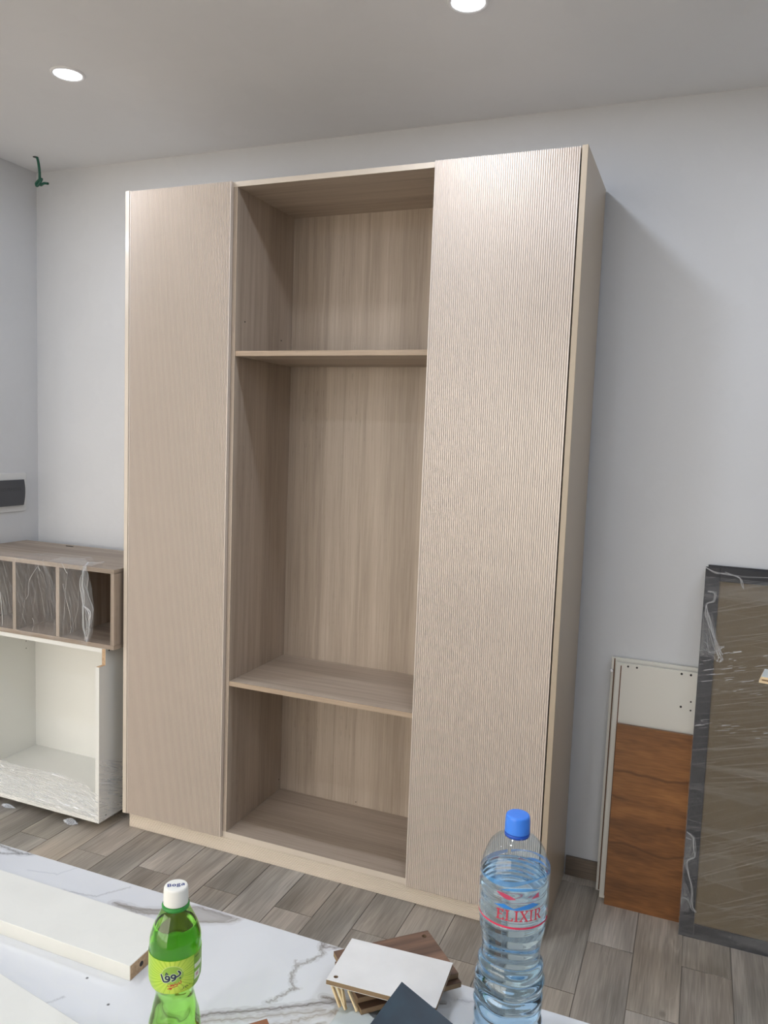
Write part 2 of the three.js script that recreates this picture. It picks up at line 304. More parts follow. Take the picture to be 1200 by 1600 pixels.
// ---------------------------------------------------------------- white cabinet, left
{
  const x0 = -0.868, x1 = -0.055, y0 = 0.037, y1 = 0.742, zb = 0.066, zf = 0.525, t = 0.018, nz = 0.036, nh = 0.066;
  const c = thing('base_cabinet', 'open white base cabinet with clear film stretched over its lower front', 'cabinet');
  const sideShape = new THREE.Shape(); sideShape.moveTo(zb, y0); sideShape.lineTo(zf, y0); sideShape.lineTo(zf, y1 - nh); sideShape.lineTo(zf - nz, y1 - nh); sideShape.lineTo(zf - nz, y1); sideShape.lineTo(zb, y1); sideShape.closePath();
  for (const x of [x0, x1 - t]) { const g = new THREE.ExtrudeGeometry(sideShape, { depth: t, bevelEnabled: false }); g.rotateY(-Math.PI / 2); g.translate(x + t, 0, 0); const side = part('side_panel', g, M.white, c);
    part('raw_edge', [plain(x + 0.0006, y1 - nh, zf - nz - 0.0001, x + t - 0.0006, y1 - 0.001, zf - nz + 0.0006), plain(x + 0.0006, y1 - nh - 0.0001, zf - nz, x + t - 0.0006, y1 - nh + 0.0006, zf - 0.001)], M.chip, side, 'raw chipboard edge in the notch'); }
  part('bottom_panel', board(x0 + t, y0, zb, x1 - t, y0 + t, zf, 'x'), M.white, c);
  part('back_panel', plain(x0 + t, y0 + t, zb, x1 - t, y1 - t, zb + 0.008), M.white, c);
  part('top_panel', board(x0 + t, y1 - t, zb, x1 - t, y1, zf - nz, 'x'), M.white, c);
  for (const y of [0.62, 0.585, 0.55]) part('pin_hole', cyl(0.0025, 0.001, x0 + t + 0.0002, y, 0.13, 'x', 8), M.dark, c);
  part('screw_hole', cyl(0.004, 0.001, x1 + 0.0002, y0 + 0.018, zf - 0.04, 'x', 10), M.dark, c);
  part('screw_hole', cyl(0.004, 0.001, x1 + 0.0002, y1 - 0.008, zf - nz - 0.02, 'x', 10), M.dark, c);
  for (const [x, z] of [[x0 + 0.06, zf - 0.09], [x1 - 0.08, zf - 0.1], [x0 + 0.06, zb + 0.05], [x1 - 0.06, zb + 0.05]]) part('foot', cyl(0.02, y0, x, y0 / 2, z, 'y', 16), M.black, c);
  // film across the lower front, folded round the right side
  const film = sheet(150, 70, (u, v) => {
    const top = 0.2 - 0.02 * u + 0.005 * Math.sin(u * 11) - 0.02 * smooth(0.9, 1, u) + 0.012 * fbm(u, 0.2, 14, 3, 501, 3);
    const y = lerp(y0 + 0.001, top, v), x = lerp(x0, x1 - 0.001, u), q = v * 0.8 - u * 0.35;
    const wr = (fbm(u, clamp(q + 0.4, 0, 1.4) / 1.4, 5, 40, 511, 3) - 0.5) * 0.02 * smooth(0, 0.25, v) * smooth(1, 0.94, u);
    return [x, y, zf + 0.0025 + Math.abs(wr) * 0.4 - smooth(0.1, 0.7, v) * smooth(1, 0.9, u) * 0.012 + wr];
  });
  part('stretch_film', film, M.filmLow, c, 'creased clear plastic film over the lower front');
  const ret = sheet(40, 60, (u, v) => [x1 + 0.0015 + 0.0015 * fbm(u, v, 6, 30, 531, 2), lerp(y0 + 0.001, 0.3 - 0.1 * u, v), lerp(zf, 0.2, u)]);
  part('stretch_film', ret, M.filmLow, c);
  // folded rim of the film
  const edge = []; for (let i = 0; i <= 24; i++) { const u = i / 24; edge.push([lerp(x0 + 0.02, x1 - 0.012, u), 0.202 - 0.02 * u + 0.005 * Math.sin(u * 11) - 0.02 * smooth(0.9, 1, u), zf - 0.01 * smooth(1, 0.85, u) + rr(-0.003, 0.003)]); }
  part('film_fold', tube(edge, 0.0008, 120, 5), M.filmFold, c);
  for (let i = 0; i < 26; i++) { const u = rr(0.2, 0.96), x = lerp(x0, x1, u), y = rr(0.07, 0.18), L = rr(0.03, 0.12), s = rr(0.1, 0.45); const x2 = Math.min(x1 - 0.012, x + L); part('film_fold', tube([[x, y, zf + 0.002], [(x + x2) / 2, y - (x2 - x) * s * 0.4, zf + rr(0.003, 0.008)], [x2, y - (x2 - x) * s, zf + 0.002]], rr(0.0004, 0.0011), 10, 4), M.filmFold, c); }
}
function crumple(name, label, x, y, z, sx, sy, sz, s) {
  const g = new THREE.IcosahedronGeometry(1, 5), p = g.attributes.position;
  for (let i = 0; i < p.count; i++) { const X = p.getX(i), Y = p.getY(i), Z = p.getZ(i), n = 0.6 + 0.75 * Math.abs(pn(X * 4 + 20, Y * 4 + Z * 5 + 20, 97, 97, s) - 0.5) * 2 + 0.3 * pn(X * 9 + 30, Y * 9 + Z * 8 + 30, 97, 97, s + 1); p.setXYZ(i, X * n * sx, Math.max(Y * n * sy, -sy * 0.6), Z * n * sz); }
  g.computeVertexNormals(); g.translate(x, y, z);
  return single(name, label, 'plastic film', g, M.filmBall);
}
M.filmBall = phys({ color: hex('#e6ecf5'), transparent: true, opacity: 0.3, roughness: 0.1, clearcoat: 1, clearcoatRoughness: 0.05, flatShading: true, side: THREE.DoubleSide });
crumple('film_scrap', 'crumpled bit of clear film under the front of the white cabinet', -0.205, 0.0085, 0.52, 0.026, 0.012, 0.012, 601);
crumple('film_scrap', 'flat scrap of clear film under the cabinet at the left edge of the photo', -0.535, 0.006, 0.528, 0.026, 0.007, 0.008, 611);

// ---------------------------------------------------------------- oak box on the cabinet
{
  const x0 = -0.885, x1 = -0.012, y0 = 0.743, y1 = 1.064, zb = 0.09, zf = 0.492, t = 0.018;
  const c = thing('shelf_box', 'grey oak box shelf with dividers and torn clear film, standing on the white cabinet', 'shelf');
  part('top_panel', board(x0, y1 - t, zb, x1, y1, zf, 'x'), M.oakBox, c);
  part('bottom_panel', board(x0, y0, zb, x1, y0 + t, zf, 'x'), M.oakBox, c);
  part('side_panel', board(x0, y0 + t, zb, x0 + t, y1 - t, zf, 'y'), M.oakBox, c);
  part('side_panel', board(x1 - t, y0 + t, zb, x1, y1 - t, zf, 'y'), M.oakBox, c);
  for (const x of [-0.777, -0.534, -0.3]) part('divider', board(x - t / 2, y0 + t, zb, x + t / 2, y1 - t, zf - 0.002, 'y'), M.oakBox, c);
  part('back_panel', plain(x0 + t, y0 + t, zb, x1 - t, y1 - t, zb + 0.006), M.oakBox, c);
  part('staple', plain(-0.6, y1, 0.13, -0.56, y1 + 0.003, 0.134, 'x'), M.dark, c);
  const right = (v) => -0.15 + 0.05 * Math.sin(clamp(v) * 2.6) - 0.012 * smooth(0.75, 1, v);
  const film = sheet(170, 120, (u, v) => {
    const s = v * 1.28 - 0.28, x = lerp(x0, right(s) , u);              // s<0: on the top
    const fold = (fbm(u + s * 0.05, clamp(v), 46, 3, 701, 3) - 0.5) * 0.03 * smooth(-0.02, 0.5, s) + (fbm(u, v, 20, 14, 711, 3) - 0.5) * 0.008;
    if (s < 0) return [x + 0.03 * s * u, y1 + 0.0015 + 0.004 * fbm(u, v, 24, 18, 721, 3), zf + 0.004 + s * (0.3 + 0.35 * smooth(0.3, 0.7, u) * (1 - smooth(0.8, 1, u)))];
    return [x, lerp(y1 + 0.0025, y0 + 0.012 + 0.008 * Math.sin(u * 30), smooth(0, 1, s) * 0.3 + s * 0.7), zf + 0.0055 + Math.abs(fold) * 0.55 + 0.006 * smooth(0.3, 1, s) * smooth(0.9, 1, u)];
  });
  part('stretch_film', film, M.filmHang, c, 'torn clear film hanging over the front');
  const hang = (pts, r) => part('film_fold', gathered(pts.map(([x, y, d]) => [x, y, zf + 0.008 + (d || 0)]), Math.max(r, 0.001), r > 0.003 ? 5 : r > 0.0012 ? 2 : 1), M.filmFold, c);
  hang([[-0.16, 1.075, -0.03], [-0.15, 1.055], [-0.165, 1.0, 0.004], [-0.155, 0.95, 0.004], [-0.15, 0.89, 0.006], [-0.15, 0.82, 0.004], [-0.143, 0.77, 0]], 0.0042);
  part('film_fold', sheet(26, 90, (u, v) => { const y = lerp(1.068, 0.765, v), w = 0.016 + 0.03 * Math.sin(Math.min(1, v * 1.1) * 3.1), cx = -0.152 + 0.022 * smooth(0.1, 0.7, v) - 0.012 * smooth(0.8, 1, v); return [cx + (u - 0.5) * w + 0.006 * Math.sin(v * 13), y, zf + 0.012 + 0.03 * (fbm(u, v, 7, 9, 741, 3) - 0.5) * (0.4 + u)]; }), M.filmWeb, c);
  part('film_fold', sheet(40, 30, (u, v) => [lerp(-0.34, -0.12, u), y1 + 0.004 + 0.012 * fbm(u, v, 9, 5, 751, 3) * Math.sin(Math.PI * v), lerp(zf + 0.002, zf - 0.1 - 0.03 * Math.sin(u * 7), v)]), M.filmWeb, c);
  hang([[-0.15, 0.91, 0.005], [-0.12, 0.885, 0.008], [-0.118, 0.85, 0.008], [-0.128, 0.81, 0.006], [-0.135, 0.768, 0.002]], 0.0035);
  hang([[-0.19, 1.066, -0.01], [-0.16, 1.04, 0.003], [-0.15, 1.0, 0.004], [-0.128, 0.95, 0.004], [-0.106, 0.9, 0.003], [-0.108, 0.86, 0.003], [-0.125, 0.79, 0.002]], 0.0014);
  hang([[-0.38, 1.07, -0.02], [-0.4, 1.03], [-0.43, 0.98, 0.005], [-0.445, 0.92, 0.004], [-0.455, 0.9, 0.002]], 0.0022);
  hang([[-0.24, 1.066, -0.01], [-0.245, 1.0], [-0.25, 0.9, 0.003], [-0.255, 0.84, 0.003]], 0.0013);
  for (let i = 0; i < 5; i++) { const x = rr(-0.56, -0.17), y = rr(0.86, 1.05), L = rr(0.06, 0.26), e = Math.max(0.77, y - L); hang([[x, y], [x - rr(0, 0.02), (y + e) / 2, rr(0, 0.006)], [x - rr(0.005, 0.04), e, 0]], rr(0.0003, 0.0007)); }
}

// ---------------------------------------------------------------- breaker panel on the left wall
{
  const x = XL, c = thing('breaker_panel', 'white flush breaker box with a dark smoked door on the left wall', 'breaker panel');
  M.breakerFrame = std({ color: hex('#dcdddd'), roughness: 0.45 });
  const rs = (z0, z1, y0, y1, r) => { const s = new THREE.Shape(); s.moveTo(z0 + r, y0); s.lineTo(z1 - r, y0); s.quadraticCurveTo(z1, y0, z1, y0 + r); s.lineTo(z1, y1 - r); s.quadraticCurveTo(z1, y1, z1 - r, y1); s.lineTo(z0 + r, y1); s.quadraticCurveTo(z0, y1, z0, y1 - r); s.lineTo(z0, y0 + r); s.quadraticCurveTo(z0, y0, z0 + r, y0); return s; };
  const flat = (s, d, bev, at) => { const g = new THREE.ExtrudeGeometry(s, { depth: d, bevelEnabled: true, bevelSize: bev, bevelThickness: bev, bevelSegments: 2, curveSegments: 10 }); g.rotateY(-Math.PI / 2); g.scale(-1, 1, 1); const p = g.attributes.position; for (let i = 0; i < p.count; i += 3) { const A = [p.getX(i), p.getY(i), p.getZ(i)]; p.setXYZ(i, p.getX(i + 1), p.getY(i + 1), p.getZ(i + 1)); p.setXYZ(i + 1, ...A); } g.computeVertexNormals(); g.translate(at, 0, 0); return g; };
  part('frame', flat(rs(0.079, 0.42, 1.205, 1.383, 0.012), 0.003, 0.002, x + 0.002), M.breakerFrame, c);
  const d = new THREE.Shape(); d.moveTo(0.107, 1.234); d.quadraticCurveTo(0.089, 1.292, 0.104, 1.352); d.lineTo(0.395, 1.352); d.quadraticCurveTo(0.41, 1.292, 0.393, 1.234); d.closePath();
  M.smoked = std({ color: hex('#46474c'), roughness: 0.3 });
  part('door', flat(d, 0.008, 0.0015, x + 0.0115), M.smoked, c, 'dark smoked door');
  M.emboss = std({ color: hex('#3a3a3e'), roughness: 0.4 });
  const marks = []; for (let i = 0; i < 13; i++) { const z = 0.125 + i * 0.0105; marks.push(plain(x + 0.0208, 1.303, z, x + 0.0216, 1.318, z + 0.0025, 'y')); if (i % 3 !== 1) marks.push(plain(x + 0.0208, i % 2 ? 1.303 : 1.3155, z + 0.0025, x + 0.0216, i % 2 ? 1.3055 : 1.318, z + 0.008, 'y')); }
  part('embossed_lettering', marks, M.emboss, c);
}
// ---------------------------------------------------------------- green cable
{
  M.green = std({ color: hex('#1f5b49'), roughness: 0.5 });
  const c = thing('cable', 'short green electric cable with a knotted end hanging from the ceiling', 'cable', [-0.727, H, 0.167]);
  part('wire', tube([[-0.012, 0.01, 0], [0.0, -0.004, 0], [0.012, -0.03, 0.004], [0.02, -0.07, 0.006], [0.02, -0.11, 0.006]], 0.0055, 40, 8), M.green, c);
  part('knot', tube([[0.02, -0.1, 0.006], [0.006, -0.118, 0.012], [0.016, -0.13, 0.016], [0.034, -0.112, 0.014], [0.03, -0.098, 0.004], [0.012, -0.108, -0.004], [0.02, -0.122, 0.0], [0.045, -0.118, 0.006], [0.07, -0.122, 0.008]], 0.0055, 70, 8), M.green, c);
  part('ceiling_hole', cyl(0.012, 0.0012, -0.008, -0.0007, 0, 'y', 16), M.dark, c);
}

// ---------------------------------------------------------------- panels leaning on the wall, right
function leaning(name, label, category, x, z, tilt, group) { const o = thing(name, label, category, [x, 0, z], group); o.rotation.x = -tilt; return o; }
{
  const hole = (px, py, r) => cyl(r, 0.0012, px, py, 0.0001, 'z', 12);
  const b = leaning('white_panel', 'white carcass panel at the back of the leaning stack, its edge showing', 'panel', 1.826, 0.064, 0.0475, 'white panels leaning on the wall');
  const bBoard = part('panel_board', board(0, 0, -0.018, 0.34, 0.862, 0, 'y'), M.whitePanel, b);
  part('groove', plain(0.0085, 0.004, -0.0004, 0.0125, 0.858, 0.0005), M.grooveBrown, bBoard, 'brown groove along the edge');
  part('dowel', [cyl(0.005, 0.014, 0.003, 0.815, 0.006, 'z', 12)], M.lampRim, bBoard, 'white dowel pin near the top');
  const f = leaning('white_panel', 'white drilled panel with a groove, standing behind the brown board', 'panel', 1.843, 0.106, 0.07, 'white panels leaning on the wall');
  const fBoard = part('panel_board', board(0, 0, -0.018, 0.34, 0.852, 0, 'y'), M.whitePanel, f);
  part('groove', plain(0.0165, 0.01, -0.0004, 0.0202, 0.842, 0.0004), M.grooveBrown, fBoard, 'brown groove along the edge');
  for (const [px, py, r] of [[0.042, 0.842, 0.0036], [0.072, 0.842, 0.0036], [0.22, 0.842, 0.004], [0.25, 0.842, 0.004], [0.256, 0.75, 0.003], [0.225, 0.728, 0.004], [0.257, 0.72, 0.003]]) part('drill_hole', hole(px, py, r), M.dark, fBoard);
  const w = leaning('wood_board', 'warm brown knotty wood-grain board leaning in front of the white panels', 'board', 1.864, 0.144, 0.092);
  part('panel_board', metreUV(board(0, 0, -0.018, 0.36, 0.643, 0, 'y', 0.001), 'y', 0, 0), M.brown, w);
}
{
  const frameDoor = (label, x, z) => {
    const o = leaning('framed_door', label, 'door panel', x, z, 0.138, 'dark framed glass doors leaning on the wall');
    const fw = 0.046, Wd = 0.6, Hd = 1.233;
    part('frame', [board(0, 0, -0.02, fw, Hd, 0), board(Wd - fw, 0, -0.02, Wd, Hd, 0), board(fw, 0, -0.02, Wd - fw, fw, 0, 'x'), board(fw, Hd - fw, -0.02, Wd - fw, Hd, 0, 'x')], M.black, o);
    part('glass', plain(fw - 0.004, fw - 0.004, -0.011, Wd - fw + 0.004, Hd - fw + 0.004, -0.006), M.glassBronze, o);
    return o;
  };
  const d = frameDoor('black-framed bronze glass door wrapped in clear stretch film, at the front', 2.114, 0.215);
  const k = frameDoor('second black-framed door, only its top edge showing behind the wrapped one', 2.122, 0.1935);
  k.position.y = 0.004;
  const film = sheet(90, 160, (u, v) => { const x = lerp(-0.003, 0.603, u), y = lerp(0, 1.2, v); return [x, y, 0.0025 + 0.0035 * fbm(clamp(u * 0.9), clamp(v * 0.75 + 0.1 - u * 0.06), 3, 46, 801, 3) + 0.002 * fbm(u, v, 7, 60, 811, 2)]; });
  part('stretch_film', film, M.filmWrap, d, 'clear stretch film with long creases');
  const fold = (pts, r) => part('film_fold', gathered(pts.map(([x, y, z]) => [x, y, 0.007 + (z || 0)]), Math.max(r, 0.0008), r > 0.0018 ? 4 : r > 0.001 ? 2 : 1), M.filmFold, d);
  fold([[0.0, 1.228, -0.004], [0.03, 1.215], [0.07, 1.213], [0.105, 1.205], [0.115, 1.185], [0.12, 1.168]], 0.0022);
  fold([[0.06, 1.22, -0.003], [0.1, 1.21], [0.2, 1.214], [0.35, 1.216], [0.55, 1.214]], 0.0013);
  fold([[0.012, 1.15], [0.035, 1.146], [0.032, 1.118], [0.012, 1.11], [0.012, 1.08], [0.03, 1.02], [0.055, 0.97], [0.072, 0.945]], 0.0022);
  fold([[0.01, 1.1], [0.03, 1.03], [0.05, 0.965], [0.062, 0.93], [0.055, 0.92]], 0.003);
  fold([[0.075, 0.972], [0.062, 0.968], [0.058, 0.95], [0.07, 0.93], [0.064, 0.918]], 0.0024);
  fold([[0.008, 0.98], [0.02, 0.975], [0.03, 0.95], [0.05, 0.928], [0.062, 0.92]], 0.0016);
  fold([[0.004, 0.96], [0.018, 0.952], [0.022, 0.96]], 0.0014);
  part('film_fold', sheet(30, 40, (u, v) => [lerp(0.002, 0.03 + 0.04 * v, u), lerp(1.08, 0.93, v), 0.006 + 0.012 * fbm(u, v, 9, 3, 821, 2)]), M.filmHang, d);
  fold([[0.002, 0.345], [0.02, 0.33], [0.03, 0.3], [0.028, 0.265], [0.006, 0.245], [0.02, 0.21], [0.03, 0.16], [0.036, 0.1], [0.05, 0.09]], 0.0025);
  fold([[0.0, 0.325], [0.018, 0.318], [0.03, 0.295]], 0.0015);
  fold([[0.0, 0.1], [0.004, 0.125], [0.02, 0.122], [0.034, 0.1]], 0.0016);
  part('film_fold', sheet(20, 50, (u, v) => [lerp(0.001, 0.018 + 0.014 * Math.sin(v * 9), u), lerp(0.34, 0.085, v), 0.006 + 0.012 * fbm(u, v, 6, 12, 831, 2)]), M.filmHang, d);
  for (let i = 0; i < 6; i++) { const x = rr(0.01, 0.3), y = rr(0.05, 1.12), L = rr(0.08, 0.3), s = y < 0.45 ? rr(0.2, 0.5) : rr(0.04, 0.16); fold([[x, y], [x + L / 2, y + L * s * 0.5 + rr(-0.002, 0.002)], [Math.min(0.58, x + L), y + L * s]], rr(0.00025, 0.0005)); }
}
// pale tongue-and-groove plank coming in from the right, on a trestle out of the photo
{
  const c = thing('plank', 'pale grooved plank end with a grey top, poking in at the right photo edge', 'plank', [2.27, 1.0, 0.53]);
  c.rotation.y = -0.16;
  part('lower_lip', board(0, -0.012, -0.05, 0.75, -0.0055, 0.04, 'x', 0.0006), M.pine, c);
  part('core', board(0.007, -0.0055, -0.05, 0.75, -0.002, 0.04, 'x', 0.0006), M.mdf, c);
  part('upper_lip', board(0.004, -0.002, -0.054, 0.75, 0.0045, 0.036, 'x', 0.0006), M.pine, c);
  part('top_face', plain(0.0045, 0.0045, -0.0535, 0.7495, 0.0053, 0.0355, 'x'), M.sampleGrey, c, 'grey laminate top');
  const t = thing('trestle', 'wooden trestle outside the photo at right, under the pale board', 'trestle', [2.78, 0, 0.57]);
  part('beam', board(-0.03, 0.92, -0.2, 0.03, 0.987, 0.2, 'z'), M.pine, t);
  for (const [x, z] of [[-1, -1], [1, -1], [-1, 1], [1, 1]]) { const g = tube([[x * 0.02, 0.93, z * 0.15], [x * 0.12, 0.012, z * 0.17]], 0.016, 1, 6); part('leg', g, M.pine, t); }
}

// ---------------------------------------------------------------- marble table
const TY = 0.8, TX0 = 0.42, TX1 = 2.3, TZ0 = 1.815, TZ1 = 2.62;
{
  const tex = canvasTex(2048, 880, (c, w, h) => {
    const X = (x) => ((x - TX0) / (TX1 - TX0)) * w, Y = (z) => ((z - TZ0) / (TZ1 - TZ0)) * h;
    const im = c.createImageData(w, h);
    for (let y = 0; y < h; y++) for (let x = 0; x < w; x++) { const n = (fbm(x / w, y / h, 9, 4, 901, 4) - 0.5) * 16 - smooth(0.6, 0.8, fbm(x / w, y / h, 5, 3, 911, 3)) * 9, o = (y * w + x) * 4; im.data[o] = 220 + n; im.data[o + 1] = 221 + n; im.data[o + 2] = 222 + n * 0.9; im.data[o + 3] = 255; }
    c.putImageData(im, 0, 0); c.lineCap = 'round'; c.lineJoin = 'round';
    const vein = (pts, wd, col, rough = 5) => {
      for (let pass = 0; pass < 3; pass++) {
        c.beginPath(); let first = true;
        for (let i = 0; i < pts.length - 1; i++) for (let k = 0; k < 8; k++) {
          const t = k / 8, x = X(lerp(pts[i][0], pts[i + 1][0], t)) + rr(-rough, rough) * 0.5, y = Y(lerp(pts[i][1], pts[i + 1][1], t)) + rr(-rough, rough) * 0.5;
          if (first) c.moveTo(x, y); else c.lineTo(x, y); first = false;
        }
        c.strokeStyle = `rgba(${col},${[0.1, 0.22, 0.5][pass]})`; c.lineWidth = wd * [2.2, 1.0, 0.3][pass]; c.stroke();
      }
    };
    vein([[0.8, 1.812], [0.865, 1.82], [0.888, 1.822], [0.906, 1.824], [0.926, 1.825], [0.95, 1.817]], 7, '95,92,88');
    vein([[0.86, 1.842], [0.888, 1.841], [0.905, 1.835], [0.926, 1.825]], 5, '105,102,98');
    vein([[1.08, 1.885], [1.126, 1.878], [1.15, 1.873], [1.162, 1.855], [1.175, 1.837], [1.185, 1.824]], 2.5, '150,150,150');
    vein([[0.98, 1.862], [1.038, 1.849], [1.058, 1.813]], 2, '175,177,180');
    vein([[1.19, 1.874], [1.243, 1.872], [1.283, 1.852], [1.306, 1.836], [1.327, 1.823], [1.36, 1.823], [1.4, 1.823]], 10, '112,106,98', 4);
    vein([[1.2, 1.876], [1.243, 1.879], [1.265, 1.874], [1.3, 1.858], [1.35, 1.858], [1.396, 1.837], [1.41, 1.82]], 9, '128,122,113', 4);
    c.fillStyle = 'rgba(140,134,126,0.5)'; c.beginPath(); [[1.2, 1.874], [1.26, 1.862], [1.31, 1.836], [1.33, 1.824], [1.4, 1.824], [1.39, 1.84], [1.36, 1.856], [1.3, 1.862], [1.26, 1.876]].forEach(([x, z], i) => (i ? c.lineTo(X(x), Y(z)) : c.moveTo(X(x), Y(z)))); c.fill();
    vein([[1.569, 1.812], [1.569, 1.831], [1.577, 1.841], [1.572, 1.857], [1.563, 1.868], [1.553, 1.885], [1.555, 1.903], [1.561, 1.916], [1.573, 1.928], [1.566, 1.944], [1.56, 1.962], [1.55, 1.972]], 4.5, '125,118,110', 8);
    vein([[1.565, 1.814], [1.569, 1.826], [1.585, 1.822], [1.6, 1.812]], 6, '110,102,94', 8);
    vein([[1.553, 1.885], [1.545, 1.872]], 2.5, '140,134,126');
    vein([[1.572, 1.93], [1.583, 1.926]], 2.5, '140,134,126');
    vein([[1.44, 2.07], [1.479, 2.036], [1.492, 2.024], [1.515, 2.01], [1.546, 1.992], [1.569, 1.977], [1.592, 1.962], [1.614, 1.946], [1.64, 1.93], [1.7, 1.9], [1.8, 1.86]], 9, '92,84,76', 4);
    vein([[1.46, 2.07], [1.492, 2.041], [1.511, 2.028], [1.538, 2.013], [1.568, 1.994], [1.598, 1.974], [1.64, 1.948]], 9, '150,140,128', 5);
    vein([[1.53, 2.05], [1.592, 1.999], [1.612, 1.98], [1.632, 1.961], [1.66, 1.94]], 8, '165,155,140', 9);
    vein([[1.47, 2.09], [1.54, 2.04], [1.6, 2.005], [1.65, 1.97]], 5, '140,130,118', 9);
    vein([[1.62, 1.928], [1.632, 1.926], [1.645, 1.927]], 8, '96,84,72', 3);
    vein([[1.8, 1.85], [1.825, 1.844], [1.85, 1.825]], 6, '170,170,172');
    vein([[1.26, 2.115], [1.273, 2.099], [1.28, 2.088], [1.283, 2.083]], 2, '160,160,160');
    c.fillStyle = 'rgb(90,90,92)'; for (const [x, z] of [[1.284, 2.04], [1.35, 2.07], [1.1, 2.06]]) { c.beginPath(); c.arc(X(x), Y(z), 2.2, 0, 7); c.fill(); }
  });
  const t = thing('table', 'white marble-look table with grey veins in the foreground', 'table', [0, 0, 0]);
  const g = new RoundedBoxGeometry(TX1 - TX0, 0.012, TZ1 - TZ0, 2, 0.0015); g.translate((TX0 + TX1) / 2, TY - 0.006, (TZ0 + TZ1) / 2);
  { const p = g.attributes.position, uv = g.attributes.uv; for (let i = 0; i < p.count; i++) uv.setXY(i, (p.getX(i) - TX0) / (TX1 - TX0), 1 - (p.getZ(i) - TZ0) / (TZ1 - TZ0)); }
  M.marble = phys({ map: tex, roughness: 0.28, specularIntensity: 0.9 });
  part('tabletop', g, M.marble, t);
  part('underframe', [board(TX0 + 0.08, TY - 0.06, TZ0 + 0.08, TX1 - 0.08, TY - 0.012, TZ1 - 0.08, 'x')], M.black, t);
  for (const [x, z] of [[TX0 + 0.12, TZ0 + 0.12], [TX1 - 0.12, TZ0 + 0.12], [TX0 + 0.12, TZ1 - 0.12], [TX1 - 0.12, TZ1 - 0.12]]) part('leg', board(x - 0.03, 0, z - 0.03, x + 0.03, TY - 0.06, z + 0.03), M.black, t);
}
// boards lying on the table
{
  const b = thing('shelf_board', 'long cream shelf board with a drilled brown end, lying on the marble', 'board', [0, TY, 0]);
  part('board_body', board(0.55, 0, 1.912, 1.3455, 0.024, 2.019, 'x', 0.0008), M.boardCream, b);
  part('end_face', plain(1.3453, 0.0008, 1.9128, 1.3461, 0.0232, 2.0182), M.chip, b, 'raw brown chipboard end');
  part('dowel_hole', cyl(0.004, 0.0012, 1.3459, 0.012, 1.994, 'x', 14), M.dark, b);
  const n = thing('thin_board', 'thin cream board at the bottom left corner of the photo', 'board', [1.172, TY, 2.096]);
  n.rotation.y = -0.16; n.position.z += 0.0;
  part('board_body', board(-0.42, 0, 0, 0.235, 0.01, 0.3, 'x', 0.0008), M.boardCream, n);
  single('wood_chip', 'tiny pale yellow wood chip beside the thin cream board', 'wood chip', (() => { const g = board(-0.007, 0, -0.003, 0.007, 0.008, 0.003, 'x'); g.rotateY(0.3); g.translate(1.402, TY, 2.108); return g; })(), M.pine);
}
// sample boards
function sample(w, d, t, mat, holes, edgeMat) {        // lies in x-z, top at y = 0
  const s = new THREE.Shape(); s.moveTo(-w / 2, -d / 2); s.lineTo(w / 2, -d / 2); s.lineTo(w / 2, d / 2); s.lineTo(-w / 2, d / 2); s.closePath();
  for (const [x, y, r] of holes) { const h = new THREE.Path(); h.absarc(x, y, r, 0, Math.PI * 2, true); s.holes.push(h); }
  const g = new THREE.ExtrudeGeometry(s, { depth: t, bevelEnabled: false, curveSegments: 12 }); g.rotateX(Math.PI / 2);   // y -> z, depth -> -y
  const m = metreUV(g, 'x', rnd(), rnd());
  return [m, mat];
}
function splitSample(o, w, d, t, faceMat, coreMat, holes, label) {
  const [core] = sample(w, d, t - 0.0012, coreMat, holes); core.translate(0, -0.0006, 0); part('core', core, coreMat, o, 'raw brown edge');
  const [face] = sample(w, d, 0.0006, faceMat, holes); part('face', face, faceMat, o);
  const back = face.clone(); back.translate(0, -t + 0.0006, 0); part('face', back, faceMat, o);
}
